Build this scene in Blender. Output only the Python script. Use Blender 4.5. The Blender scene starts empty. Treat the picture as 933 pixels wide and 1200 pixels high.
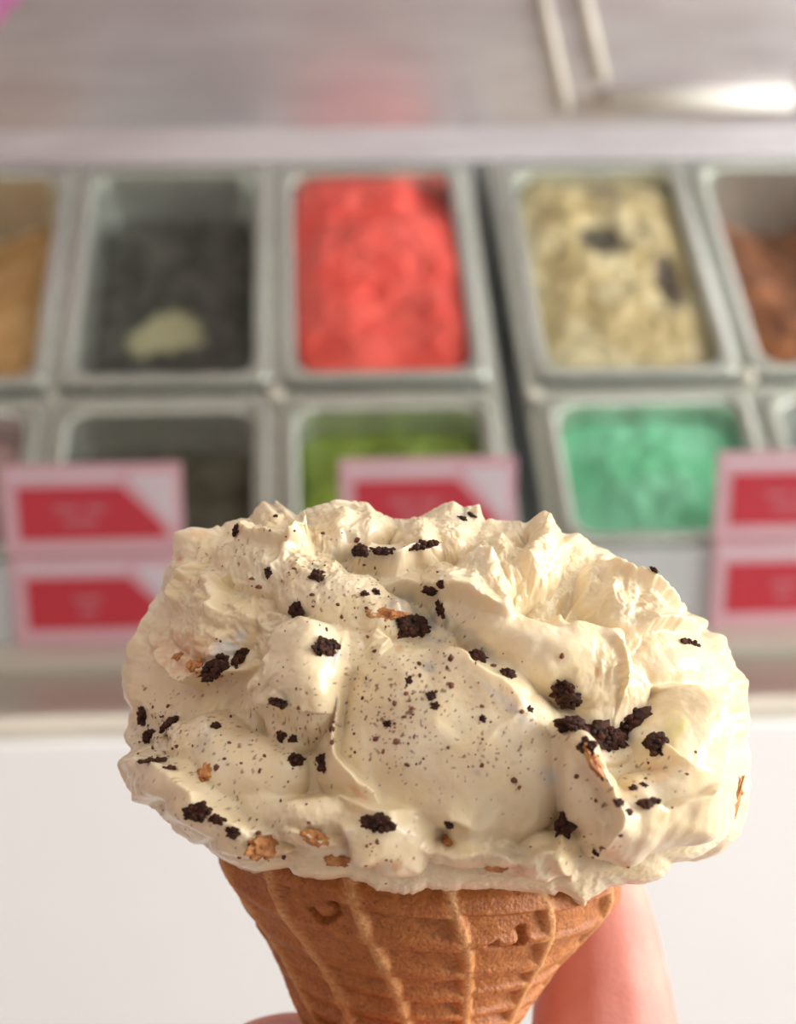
import bpy, bmesh, math, random
import numpy as np
from mathutils import Vector, Matrix, noise as mnoise

random.seed(7)
rng = np.random.default_rng(11)
scene = bpy.context.scene
COL = scene.collection

# ------------------------------------------------------------------ camera
F, W, H = 2000.0, 933.0, 1200.0
PITCH, YAW = math.radians(20), math.radians(3.5)
C = np.array([0.0, 0.0, 1.5])
FW = np.array([math.sin(YAW) * math.cos(PITCH), math.cos(YAW) * math.cos(PITCH), -math.sin(PITCH)])
RT = np.array([math.cos(YAW), -math.sin(YAW), 0.0])
UP = np.cross(RT, FW)
cam_data = bpy.data.cameras.new('camera')
cam_data.sensor_fit = 'HORIZONTAL'
cam_data.sensor_width = 36.0
cam_data.lens = 36.0 * F / W
cam_data.clip_start = 0.01
cam_data.dof.use_dof = True
cam_data.dof.focus_distance = 0.272
cam_data.dof.aperture_fstop = 22.0
cam = bpy.data.objects.new('camera', cam_data)
COL.objects.link(cam)
m = Matrix((RT, UP, -FW)).transposed().to_4x4()
m.translation = Vector(C)
cam.matrix_world = m
scene.camera = cam

def ray(x, y):
    return FW + RT * (x - W / 2) / F + UP * (H / 2 - y) / F
def at(x, y, depth):                       # point seen at a pixel, at a depth along the optical axis
    return C + ray(x, y) * depth
def project(P):
    d = P - C
    z = d @ FW
    return W / 2 + F * (d @ RT) / z, H / 2 - F * (d @ UP) / z

# ------------------------------------------------------------------ world, lights, exposure
world = bpy.data.worlds.new('world')
scene.world = world
world.use_nodes = True
bg = world.node_tree.nodes['Background']
bg.inputs[0].default_value = (0.93, 0.97, 1.0, 1)
bg.inputs[1].default_value = 0.60

def area(name, loc, target, sx, sy, power, col):
    l = bpy.data.lights.new(name, 'AREA')
    l.shape = 'RECTANGLE'; l.size = sx; l.size_y = sy
    l.energy = power; l.color = col
    o = bpy.data.objects.new(name, l)
    COL.objects.link(o)
    o.location = loc
    o.rotation_euler = (Vector(target) - Vector(loc)).to_track_quat('-Z', 'Y').to_euler()
    return o
area('window_right_offscreen', (3.06, 0.1, 1.88), (0, 0.25, 1.45), 2.3, 1.5, 190, (1.0, 0.97, 0.93))

scene.view_settings.view_transform = 'Standard'
scene.view_settings.look = 'None'
scene.view_settings.gamma = 1.0
scene.view_settings.use_curve_mapping = False
scene.view_settings.exposure = -0.12

# ------------------------------------------------------------------ helpers
def srgb(r, g, b):
    f = lambda c: (c / 255 / 12.92) if c / 255 <= 0.04045 else ((c / 255 + 0.055) / 1.055) ** 2.4
    return (f(r), f(g), f(b), 1.0)

def material(name, col, rough=0.5, metal=0.0, col2=None, nscale=8.0, stretch=(1, 1, 1), bump=0.0, bscale=40.0,
             sss=0.0, sss_radius=(0.004, 0.002, 0.001), attr=None, spec=0.5, emit=None, estr=0.0, coat=0.0, space='Object'):
    mt = bpy.data.materials.new(name)
    mt.use_nodes = True
    nt = mt.node_tree
    b = nt.nodes['Principled BSDF']
    b.inputs['Base Color'].default_value = col
    b.inputs['Roughness'].default_value = rough
    b.inputs['Metallic'].default_value = metal
    b.inputs['Specular IOR Level'].default_value = spec
    b.inputs['Coat Weight'].default_value = coat
    tc = nt.nodes.new('ShaderNodeTexCoord')
    mp = nt.nodes.new('ShaderNodeMapping')
    mp.inputs['Scale'].default_value = stretch
    nt.links.new(tc.outputs[space], mp.inputs['Vector'])
    src = None
    if attr:
        a = nt.nodes.new('ShaderNodeAttribute'); a.attribute_name = attr
        src = a.outputs['Color']
    if col2 is not None:
        n = nt.nodes.new('ShaderNodeTexNoise')
        n.inputs['Scale'].default_value = nscale; n.inputs['Detail'].default_value = 5
        nt.links.new(mp.outputs[0], n.inputs['Vector'])
        mx = nt.nodes.new('ShaderNodeMix'); mx.data_type = 'RGBA'
        rp = nt.nodes.new('ShaderNodeMapRange')
        rp.inputs[1].default_value = 0.35; rp.inputs[2].default_value = 0.65
        nt.links.new(n.outputs['Fac'], rp.inputs[0])
        nt.links.new(rp.outputs[0], mx.inputs['Factor'])
        mx.inputs['A'].default_value = col; mx.inputs['B'].default_value = col2
        src = mx.outputs['Result']
    if src is not None:
        nt.links.new(src, b.inputs['Base Color'])
    if bump > 0:
        n2 = nt.nodes.new('ShaderNodeTexNoise')
        n2.inputs['Scale'].default_value = bscale; n2.inputs['Detail'].default_value = 4
        nt.links.new(mp.outputs[0], n2.inputs['Vector'])
        bp = nt.nodes.new('ShaderNodeBump')
        bp.inputs['Strength'].default_value = bump
        bp.inputs['Distance'].default_value = 0.001
        nt.links.new(n2.outputs['Fac'], bp.inputs['Height'])
        nt.links.new(bp.outputs[0], b.inputs['Normal'])
    if sss > 0:
        b.inputs['Subsurface Weight'].default_value = sss
        b.inputs['Subsurface Radius'].default_value = (1, 1, 1)
        b.inputs['Subsurface Radius'].default_value = sss_radius
        b.inputs['Subsurface Scale'].default_value = 1.0
    if emit:
        b.inputs['Emission Color'].default_value = emit
        b.inputs['Emission Strength'].default_value = estr
    return mt

def tag(o, label=None, cat=None, group=None, kind=None):
    if label: o['label'] = label
    if cat: o['category'] = cat
    if group: o['group'] = group
    if kind: o['kind'] = kind
    return o

def empty(name, loc=(0, 0, 0)):
    o = bpy.data.objects.new(name, None)
    COL.objects.link(o)
    o.location = loc
    o.empty_display_size = 0.02
    return o

def mesh_obj(name, verts, faces, mat, parent=None, smooth=True, colors=None):
    me = bpy.data.meshes.new(name)
    verts = np.asarray(verts, dtype=np.float64)
    if isinstance(faces, np.ndarray):
        k = faces.shape[1]
        me.vertices.add(len(verts)); me.vertices.foreach_set('co', verts.astype(np.float32).ravel())
        me.loops.add(faces.size); me.loops.foreach_set('vertex_index', faces.astype(np.int32).ravel())
        me.polygons.add(len(faces))
        me.polygons.foreach_set('loop_start', np.arange(0, faces.size, k, dtype=np.int32))
        me.update(calc_edges=True)
    else:
        me.from_pydata([tuple(v) for v in verts], [], faces)
    me.validate()
    if smooth:
        me.polygons.foreach_set('use_smooth', np.ones(len(me.polygons), dtype=bool))
    if colors is not None:
        ca = me.color_attributes.new('tint', 'FLOAT_COLOR', 'POINT')
        c4 = np.ones((len(verts), 4), dtype=np.float32); c4[:, :3] = colors
        ca.data.foreach_set('color', c4.ravel())
    if mat: me.materials.append(mat)
    o = bpy.data.objects.new(name, me)
    COL.objects.link(o)
    if parent: o.parent = parent
    return o

def bm_obj(name, bm, mat, parent=None, smooth=False):
    me = bpy.data.meshes.new(name)
    bmesh.ops.recalc_face_normals(bm, faces=bm.faces)
    bm.to_mesh(me); bm.free()
    if smooth:
        me.polygons.foreach_set('use_smooth', np.ones(len(me.polygons), dtype=bool))
    if mat: me.materials.append(mat)
    o = bpy.data.objects.new(name, me)
    COL.objects.link(o)
    if parent: o.parent = parent
    return o

def box_bm(lo, hi, bevel=0.0, seg=2, bm=None):
    b = bmesh.new()
    bmesh.ops.create_cube(b, size=1)
    lo = Vector(lo); hi = Vector(hi)
    for v in b.verts:
        v.co = Vector(((lo[i] + hi[i]) / 2 + v.co[i] * (hi[i] - lo[i]) for i in range(3)))
    if bevel > 0:
        bmesh.ops.bevel(b, geom=list(b.edges), offset=bevel, segments=seg, affect='EDGES', profile=0.5)
    if bm is None: return b
    tmp = bpy.data.meshes.new('tmp'); b.to_mesh(tmp); b.free(); bm.from_mesh(tmp); bpy.data.meshes.remove(tmp)
    return bm

def prism(poly, y0, y1):                  # outline in x,z pulled along y
    b = bmesh.new()
    a = [b.verts.new((x, y0, z)) for x, z in poly]
    c = [b.verts.new((x, y1, z)) for x, z in poly]
    b.faces.new(a); b.faces.new(list(reversed(c)))
    n = len(poly)
    for i in range(n):
        b.faces.new((a[i], c[i], c[(i + 1) % n], a[(i + 1) % n]))
    return b

def profile_x(poly, x0, x1):              # outline in y,z pulled along x
    b = bmesh.new()
    a = [b.verts.new((x0, y, z)) for y, z in poly]
    c = [b.verts.new((x1, y, z)) for y, z in poly]
    b.faces.new(a); b.faces.new(list(reversed(c)))
    n = len(poly)
    for i in range(n):
        b.faces.new((a[i], c[i], c[(i + 1) % n], a[(i + 1) % n]))
    return b

# vectorised gradient noise
_perm = rng.permutation(256).astype(np.int32)
_perm = np.concatenate([_perm, _perm])
_g = rng.normal(size=(256, 3)); _g /= np.linalg.norm(_g, axis=1)[:, None]
def perlin(P):
    P = np.asarray(P, dtype=np.float64)
    i = np.floor(P).astype(np.int64); f = P - i
    i &= 255
    u = f * f * f * (f * (f * 6 - 15) + 10)
    out = np.zeros(len(P))
    for dx in (0, 1):
        for dy in (0, 1):
            for dz in (0, 1):
                h = _perm[_perm[_perm[(i[:, 0] + dx) & 255] + ((i[:, 1] + dy) & 255)] + ((i[:, 2] + dz) & 255)]
                g = _g[h]
                d = g[:, 0] * (f[:, 0] - dx) + g[:, 1] * (f[:, 1] - dy) + g[:, 2] * (f[:, 2] - dz)
                w = (u[:, 0] if dx else 1 - u[:, 0]) * (u[:, 1] if dy else 1 - u[:, 1]) * (u[:, 2] if dz else 1 - u[:, 2])
                out += w * d
    return out * 1.5
def fbm(P, octv=3, gain=0.5):
    s, a, t = 0, 1.0, 0
    for k in range(octv):
        s = s + a * perlin(P * 2 ** k + 17.3 * k); t += a; a *= gain
    return s / t
def ridged(P, octv=3):
    s, a, t = 0, 1.0, 0
    for k in range(octv):
        s = s + a * (1 - 2 * np.abs(perlin(P * 2 ** k + 9.1 * k))); t += a; a *= 0.5
    return s / t
def sstep(x, a, b):
    t = np.clip((x - a) / (b - a), 0, 1)
    return t * t * (3 - 2 * t)

# ------------------------------------------------------------------ materials of the place
M = {}
M['steel'] = material('brushed_steel', (0.76, 0.80, 0.73, 1), 0.34, 0.7, (0.66, 0.70, 0.64, 1), 30, (1, 1, 6))
M['pan_steel'] = material('pan_steel', (0.71, 0.75, 0.69, 1), 0.27, 0.8, (0.63, 0.67, 0.61, 1), 25)
M['back_steel'] = material('back_panel_steel', (0.76, 0.73, 0.76, 1), 0.27, 0.5, (0.64, 0.59, 0.62, 1), 5, (1.5, 8, 8), 0.8, 7)
M['white'] = material('white_laminate', (0.88, 0.90, 0.90, 1), 0.35, 0, (0.85, 0.87, 0.87, 1), 3)
M['apron'] = material('frosted_acrylic', (0.86, 0.91, 0.91, 1), 0.4, 0, (0.72, 0.78, 0.79, 1), 14, (1.6, 1, 0.1))
M['dark'] = material('dark_gap', (0.03, 0.035, 0.035, 1), 0.6, 0, (0.05, 0.05, 0.05, 1), 20)
M['rail'] = material('ledge_steel', (0.66, 0.63, 0.55, 1), 0.42, 0.35, (0.58, 0.55, 0.48, 1), 20, (1, 6, 6))
M['cream_trim'] = material('cream_trim', (0.80, 0.76, 0.66, 1), 0.4, 0, (0.74, 0.70, 0.60, 1), 10)
M['pink_card'] = material('pink_card', srgb(248, 200, 212), 0.4, 0, srgb(242, 192, 206), 12)
M['red_card'] = material('red_card', srgb(228, 66, 82), 0.45, 0, srgb(220, 58, 78), 9)
M['white_card'] = material('pale_print', srgb(252, 240, 248), 0.45, 0, srgb(248, 234, 244), 12)
M['word'] = material('print_words', srgb(226, 130, 142), 0.5, 0, srgb(222, 120, 134), 12)
M['wall'] = material('wall_paint', srgb(232, 226, 224), 0.7, 0, srgb(228, 222, 221), 3)
M['wall_fill'] = material('pink_fill_wall', srgb(196, 176, 178), 0.7, 0, srgb(190, 170, 173), 3)  # pink made up so the unseen walls bounce a mauve fill
M['ceiling'] = material('ceiling_paint', srgb(238, 236, 232), 0.8, 0, srgb(234, 232, 228), 3)
M['floor'] = material('floor_vinyl', srgb(186, 176, 168), 0.45, 0, srgb(174, 165, 158), 5)
M['frame'] = material('window_frame_paint', srgb(225, 225, 222), 0.5, 0, srgb(220, 220, 217), 5)
M['lamp'] = material('lamp_diffuser', (0.9, 0.9, 0.88, 1), 0.5, 0, emit=(1, 0.98, 0.93, 1), estr=3.5)
M['reflection_pale'] = material('pale_reflection_bar', (0.88, 0.86, 0.79, 1), 0.25, 0, (0.86, 0.84, 0.77, 1), 10)
M['hot_pink'] = material('bright_pink_card', srgb(246, 160, 222), 0.5, 0, srgb(244, 150, 216), 8)

def glass_material():
    mt = bpy.data.materials.new('clear_glass'); mt.use_nodes = True
    nt = mt.node_tree; nt.nodes.clear()
    out = nt.nodes.new('ShaderNodeOutputMaterial'); mx = nt.nodes.new('ShaderNodeMixShader')
    tr = nt.nodes.new('ShaderNodeBsdfTransparent'); gl = nt.nodes.new('ShaderNodeBsdfGlossy'); fr = nt.nodes.new('ShaderNodeFresnel')
    tr.inputs[0].default_value = (0.995, 1.0, 0.997, 1); gl.inputs['Roughness'].default_value = 0.02
    fr.inputs[0].default_value = 1.22
    nt.links.new(fr.outputs[0], mx.inputs[0]); nt.links.new(tr.outputs[0], mx.inputs[1]); nt.links.new(gl.outputs[0], mx.inputs[2])
    nt.links.new(mx.outputs[0], out.inputs[0])
    return mt
M['glass'] = glass_material()

# ------------------------------------------------------------------ the room
def struct(name, bm, mat):
    return tag(bm_obj(name, bm, mat), kind='structure')
struct('floor', box_bm((-2.6, -3.0, -0.1), (3.0, 3.4, 0.0)), M['floor'])
struct('ceiling', box_bm((-2.6, -3.0, 2.8), (3.0, 3.4, 2.9)), M['ceiling'])
struct('wall_back', box_bm((-2.6, 3.3, 0.0), (3.0, 3.4, 2.8)), M['wall'])
struct('wall_left', box_bm((-2.7, -3.0, 0.0), (-2.6, 3.4, 2.8)), M['wall_fill'])
wr = box_bm((2.9, -3.0, 0.0), (3.0, 3.4, 1.0))
box_bm((2.9, -3.0, 2.75), (3.0, 3.4, 2.8), bm=wr)
box_bm((2.9, 1.6, 1.0), (3.0, 3.4, 2.75), bm=wr)
struct('wall_right', wr, M['wall'])
fr = bmesh.new()
for y in (-2.98, -1.5, 0.0, 1.5):
    box_bm((2.92, y, 1.0), (2.97, y + 0.06, 2.75), bm=fr)
w1 = struct('window_1', fr, M['frame'])
fr = bmesh.new()
for x in (0.3, 1.55, 2.84):
    box_bm((x, -3.0, 0.0), (x + 0.08, -2.93, 2.8), bm=fr)
w2 = struct('window_2', fr, M['frame'])
struct('wall_front_blocker', box_bm((-2.6, -3.1, 0.0), (0.3, -3.0, 2.8)), M['wall_fill'])  # unseen wall added to dim and tint light from the front left
for i, (x, y) in enumerate(((-1.0, -0.4), (0.9, -0.4), (-1.0, 1.9), (0.9, 1.9))):
    t = empty('ceiling_light_offscreen', (x, y, 2.8))
    tag(t, 'square white ceiling light panel ' + ('over the serving side' if y > 1 else 'over the customer side') + (' beside the pink wall' if x < 0 else ' beside the window wall'), 'ceiling light', 'ceiling light panels')
    f = bmesh.new()
    for a, b in (((-0.3, -0.3), (0.3, -0.27)), ((-0.3, 0.27), (0.3, 0.3)), ((-0.3, -0.27), (-0.27, 0.27)), ((0.27, -0.27), (0.3, 0.27))):
        box_bm((a[0], a[1], -0.03), (b[0], b[1], 0), bm=f)
    bm_obj('frame', f, M['frame'], t)
    bm_obj('diffuser_offscreen', box_bm((-0.27, -0.27, -0.02), (0.27, 0.27, -0.005)), M['lamp'], t)

# ------------------------------------------------------------------ the display case
SL = math.radians(25.8)
P0 = at(320, 460, 1.47)                                # a point on the sloping pan deck
VV = np.array([0, math.cos(SL), math.sin(SL)]); NN = np.array([0, -math.sin(SL), math.cos(SL)])
def deck(u, v, w=0.0):
    return P0 + np.array([1.0, 0, 0]) * u + VV * v + NN * w
DECK_M = Matrix((Vector((1, 0, 0)), Vector(VV), Vector(NN))).transposed()
def on_deck(o, u, v, w=0.0):
    mm = DECK_M.to_4x4(); mm.translation = Vector(deck(u, v, w))
    o.matrix_world = mm
    return o

case = empty('display_case', (0.0, 1.5, 0.0))
tag(case, 'steel and white ice cream display case with a sloping deck of pans behind glass', 'display case')
def cpart(name, bm, mat, smooth=False):
    o = bm_obj(name, bm, mat, None, smooth)
    o.parent = case; o.matrix_parent_inverse = Matrix.Translation((0, -1.5, 0))
    return o
def cpart_deck(name, lo, hi, mat, bevel=0.0015):
    b = box_bm(lo, hi, bevel)
    mm = DECK_M.to_4x4(); mm.translation = Vector(deck(0, 0))
    bmesh.ops.transform(b, matrix=mm, verts=b.verts)
    return cpart(name, b, mat)
UC = [-0.479, -0.286, -0.094, 0.098, 0.320, 0.512, 0.704]       # column centres
VBACK, VFRONT = (0.012, 0.340), (-0.188, -0.008)
XL, XR = -0.60, 0.85
# deck bars carrying the pans
for u in (-0.3825, -0.190, 0.002, 0.416, 0.608):
    cpart_deck('divider_bar', (u - 0.0065, -0.192, -0.014), (u + 0.0065, 0.345, -0.0053), M['steel'])
for u in (0.1925, 0.2245):
    cpart_deck('divider_bar', (u - 0.006, -0.192, -0.014), (u + 0.006, 0.345, -0.0053), M['steel'])
for u0, u1 in ((XL, -0.389), (0.6145, XR)):
    for v0, v1 in ((-0.184, -0.004), (0.008, 0.337)):
        cpart_deck('cover_plate', (u0, v0, -0.010), (u1, v1, -0.004), M['steel'])
for v in (-0.190, 0.002, 0.343):
    cpart_deck('cross_bar', (XL, v - 0.006, -0.015), (0.1985, v + 0.006, -0.0056), M['steel'])
    cpart_deck('cross_bar', (0.2185, v - 0.006, -0.015), (XR, v + 0.006, -0.0056), M['steel'])
Q = deck(0, -0.194)                                     # front edge of the deck
YA, ZA = float(Q[1]), float(Q[2])
ZL = 0.935                                              # ledge height
YF = 1.10                                               # white front
cpart('front_apron', box_bm((XL, YA - 0.006, ZL), (XR, YA, ZA + 0.002), 0.001), M['apron'])
cpart('ledge', box_bm((XL, YF, ZL - 0.03), (XR, YA, ZL), 0.003), M['rail'])
cpart('glass_track', box_bm((XL, YF + 0.004, ZL), (XR, YF + 0.022, ZL + 0.010), 0.002), M['cream_trim'])
cpart('ledge_trim', box_bm((XL, YA - 0.045, ZL), (XR, YA - 0.008, ZL + 0.012), 0.002), M['cream_trim'])
cpart('front_panel', box_bm((XL, YF - 0.004, 0.08), (XR, YF + 0.02, ZL - 0.004), 0.003), M['white'])
cpart('kick_plate', box_bm((XL, YF + 0.03, 0.0), (XR, YF + 0.06, 0.08)), M['dark'])
B = deck(0, 0.350)
YB, ZB = float(B[1]), float(B[2])
cpart('side_panel', profile_x([(YF + 0.02, 0.08), (YB + 0.06, 0.08), (YB + 0.06, ZB + 0.22), (YB, ZB), (YA, ZA - 0.02), (YA, ZL - 0.03), (YF + 0.02, ZL - 0.03)], XL - 0.02, XL), M['white'])
cpart('side_panel', profile_x([(YF + 0.02, 0.08), (YB + 0.06, 0.08), (YB + 0.06, ZB + 0.22), (YB, ZB), (YA, ZA - 0.02), (YA, ZL - 0.03), (YF + 0.02, ZL - 0.03)], XR, XR + 0.02), M['white'])
cpart('well_floor', box_bm((XL, YA, 0.70), (XR, YB + 0.05, 0.72)), M['steel'])
# leaning steel hood behind the pans, folded along its foot
lean = math.tan(math.radians(17))
hood = [(YB + 0.002, ZB - 0.004), (YB + 0.010, ZB + 0.030), (YB + 0.010 - 0.20 * lean, ZB + 0.230), (YB + 0.014 - 0.20 * lean, ZB + 0.230), (YB + 0.016, ZB + 0.030), (YB + 0.02, ZB - 0.004)]
cpart('rear_hood', profile_x(hood, XL, XR), M['back_steel'])
cpart('rear_panel', box_bm((XL, YB + 0.022, 0.0), (XR, YB + 0.06, ZB + 0.2)), M['white'])
# added pale bar and slim rods standing in for reflections on the hood
def hood_pt(x, y):
    n = np.array([0, math.cos(math.radians(17)), math.sin(math.radians(17))])
    Pq = np.array([0, YB + 0.010, ZB + 0.030])
    r = ray(x, y)
    return C + r * np.dot(Pq - C, n) / np.dot(r, n)
a, b = hood_pt(712, 116), hood_pt(925, 113)
def tube_between(bm, p, q, r0, r1=None, seg=12):
    p = Vector(p); q = Vector(q); d = q - p
    mat = Matrix.Translation((p + q) / 2) @ d.to_track_quat('Z', 'Y').to_matrix().to_4x4()
    bmesh.ops.create_cone(bm, cap_ends=True, segments=seg, radius1=r0, radius2=r0 if r1 is None else r1, depth=d.length, matrix=mat)
    return bm
lb = bmesh.new(); tube_between(lb, a + np.array([0, -0.010, 0]), (b[0] , a[1] - 0.010, a[2]), 0.0125, seg=20)
cpart('reflection_bar', lb, M['reflection_pale'], True)
for p, q in (((628, -40), (664, 128)), ((676, -40), (706, 92))):
    r_ = bmesh.new(); tube_between(r_, hood_pt(*p) + np.array([0, -0.003, 0]), hood_pt(*q) + np.array([0, -0.003, 0]), 0.0055)
    cpart('reflection_rod', r_, M['cream_trim'], True)
for u, v in ((0.002, -0.004), (0.2245, -0.010), (0.416, 0.010)):  # cream studs added in place of glints at the pan corners
    kb = bmesh.new(); bmesh.ops.create_uvsphere(kb, u_segments=16, v_segments=10, radius=0.008)
    for v_ in kb.verts: v_.co.z *= 0.5
    mm = DECK_M.to_4x4(); mm.translation = Vector(deck(u, v, 0.002)); bmesh.ops.transform(kb, matrix=mm, verts=kb.verts)
    cpart('glint_stud', kb, M['cream_trim'], True)
# front glass
gb = bmesh.new()
g0, g1 = (YF + 0.010, ZL + 0.008), (YF + 0.17, 1.62)
v_ = [gb.verts.new(c) for c in ((XL, *g0), (XR, *g0), (XR, *g1), (XL, *g1))]
gb.faces.new(v_)
cpart('front_glass', gb, M['glass'])
cpart('glass_cap_rail', box_bm((XL, g1[0] - 0.01, g1[1]), (XR, g1[0] + 0.4, g1[1] + 0.02), 0.003), M['steel'])

# bright pink card at the left end of the hood
pc = hood_pt(-20, -20)
card = bm_obj('pink_card', prism([(-0.035, -0.035), (0.035, -0.035), (0.035, 0.035), (-0.035, 0.035)], -0.0008, 0.0008), M['hot_pink'])
mm = Matrix.Translation(Vector(pc + np.array([0, -0.006, 0]))) @ Matrix.Rotation(math.radians(17), 4, 'X') @ Matrix.Rotation(math.radians(45), 4, 'Y')
card.matrix_world = mm
tag(card, 'bright pink card stuck aslant on the steel hood above the pans', 'card')

# ------------------------------------------------------------------ pans
def rounded_rect(hx, hy, r, n=6):
    pts = []
    for cx, cy, a0 in ((hx - r, hy - r, 0), (-hx + r, hy - r, 90), (-hx + r, -hy + r, 180), (hx - r, -hy + r, 270)):
        for k in range(n + 1):
            a = math.radians(a0 + 90 * k / n)
            pts.append((cx + r * math.cos(a), cy + r * math.sin(a)))
    return pts
def loft(rings, close_last=True):
    v, f = [], []
    n = len(rings[0])
    for r in rings: v += r
    for i in range(len(rings) - 1):
        for k in range(n):
            f.append((i * n + k, i * n + (k + 1) % n, (i + 1) * n + (k + 1) % n, (i + 1) * n + k))
    if close_last: f.append(tuple(range((len(rings) - 1) * n, len(rings) * n)))
    return v, f
def pan_meshes(hx, hy, depth):
    rr = lambda a, b, r, z: [(x, y, z) for x, y in rounded_rect(a, b, r)]
    rim = loft([rr(hx, hy, .012, -.006), rr(hx + .0005, hy + .0005, .012, -.001), rr(hx - .001, hy - .001, .012, .001), rr(hx - .005, hy - .005, .014, .0015),
                rr(hx - .010, hy - .010, .018, .0012), rr(hx - .0125, hy - .0125, .020, -.002)], False)
    body = loft([rr(hx - .0125, hy - .0125, .020, -.002), rr(hx - .015, hy - .015, .022, -.02), rr(hx - .020, hy - .020, .024, -depth + .006), rr(hx - .026, hy - .026, .022, -depth)], True)
    return rim, body
rimB, bodyB = pan_meshes(0.0905, 0.162, 0.10)
rimF, bodyF = pan_meshes(0.0905, 0.088, 0.10)
_mc = {}
def shared(key, data, mat):
    if key not in _mc:
        me = bpy.data.meshes.new(key); me.from_pydata(data[0], [], data[1]); me.update()
        me.polygons.foreach_set('use_smooth', np.ones(len(me.polygons), dtype=bool)); me.materials.append(mat)
        _mc[key] = me
    return _mc[key]
def make_pan(u, v0, v1, row, flavour):
    t = empty('ice_cream_pan')
    on_deck(t, u, (v0 + v1) / 2, 0.001)
    tag(t, ('long' if row else 'short') + ' steel pan with rolled rim holding ' + flavour, 'pan', 'steel pans in the display case')
    for nm, d in (('rim', rimB if row else rimF), ('body', bodyB if row else bodyF)):
        o = bpy.data.objects.new(nm, shared(nm + str(row), d, M['pan_steel'])); COL.objects.link(o); o.parent = t
    return t

def mound(name, u, v0, v1, level, bulge, amp, scale, colfun, label, seed, rough=0.45, sideslope=0.0, hollow=None):
    hx, hy = 0.0905 - 0.0150, (v1 - v0) / 2 - 0.0165
    nx, ny = 70, int(70 * hy / hx)
    X, Y = np.meshgrid(np.linspace(-1, 1, nx), np.linspace(-1, 1, ny))
    # squircle mapping keeps the corners round
    p = 7.0
    rr = (np.abs(X) ** p + np.abs(Y) ** p) ** (1 / p); mx = np.maximum(np.abs(X), np.abs(Y))
    s = np.where(rr > 1e-6, mx / np.maximum(rr, 1e-6), 1)
    x, y = (X * s * hx).ravel(), (Y * s * hy).ravel()
    P = np.stack([x, y, np.full_like(x, seed * 3.7)], 1)
    edge = 1 - np.maximum(np.abs(X), np.abs(Y)).ravel() ** 6
    z = level + bulge * edge * (1 - 0.45 * (X.ravel() ** 2 + Y.ravel() ** 2)) + sideslope * Y.ravel()
    z = z + amp * fbm(P * scale + seed, 4) * (0.35 + 0.65 * edge) + amp * 0.5 * ridged(P * scale * 1.7 + 3 * seed, 3) * edge
    if hollow is not None:
        for (hx0, hy0, hr, hd) in hollow:
            d2 = ((x / hx - hx0) ** 2 + (y / hy - hy0) ** 2) / hr ** 2
            z = z - hd * np.exp(-d2)
    z = np.maximum(z, -0.090)
    col = colfun(x / hx, y / hy, P, z)
    # stay just inside the tapering pan wall at every height
    inset = np.interp(-z, [0.002, 0.02, 0.094, 0.10], [0.0125, 0.0150, 0.0200, 0.0260]) + 0.0013
    x = x / hx * (0.0905 - inset); y = y / hy * ((0.162 if v1 - v0 > 0.25 else 0.088) - inset)
    vs = np.stack([x, y, z], 1)
    # skirt so the mass is solid
    idx = np.arange(nx * ny).reshape(ny, nx)
    f = np.stack([idx[:-1, :-1], idx[:-1, 1:], idx[1:, 1:], idx[1:, :-1]], -1).reshape(-1, 4)
    ring = np.concatenate([idx[0, :], idx[1:, -1], idx[-1, -2::-1], idx[-2:0:-1, 0]])
    low = vs[ring].copy(); low[:, 2] = -0.0935
    inl = np.interp(-vs[ring, 2], [0.002, 0.02, 0.094, 0.10], [0.0125, 0.0150, 0.0200, 0.0260]) + 0.0013
    hyo = 0.162 if v1 - v0 > 0.25 else 0.088
    low[:, 0] *= (0.0905 - 0.0216) / (0.0905 - inl); low[:, 1] *= (hyo - 0.0216) / (hyo - inl)
    base = len(vs)
    vs = np.concatenate([vs, low]); col = np.concatenate([col, col[ring]])
    k = len(ring); a = np.arange(k); b_ = (a + 1) % k
    f2 = np.stack([ring[b_], ring[a], base + a, base + b_], 1)
    f = np.concatenate([f, f2])
    mt = material(name + '_cream', (1, 1, 1, 1), rough, 0, attr='tint', bump=0.5, bscale=180)
    o = mesh_obj(name, vs, f, mt, None, True, col)
    on_deck(o, u, (v0 + v1) / 2, 0.001)
    tag(o, label, 'ice cream', 'ice cream in the pans')
    return o

def mixc(a, b, t):
    a = np.asarray(a)[:3]; b = np.asarray(b)[:3]
    return a[None, :] * (1 - t[:, None]) + b[None, :] * t[:, None]
def two_tone(c1, c2, sc, sd, lo=-0.15, hi=0.15):
    return lambda x, y, P, z: mixc(c1, c2, sstep(fbm(P * sc + sd, 4), lo, hi))
def over(base, spots):
    def f(x, y, P, z):
        c = base(x, y, P, z)
        wob = 0.35 * fbm(P * 60, 3)
        for sx, sy, rx, ry, cc in spots:
            t = sstep(1.15 - np.sqrt(((x - sx) / rx) ** 2 + ((y - sy) / ry) ** 2) + wob, 0.0, 0.35)
            c = c * (1 - t[:, None]) + np.asarray(cc)[:3][None, :] * t[:, None]
        return c
    return f
vb0, vb1 = VBACK; vf0, vf1 = VFRONT
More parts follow.
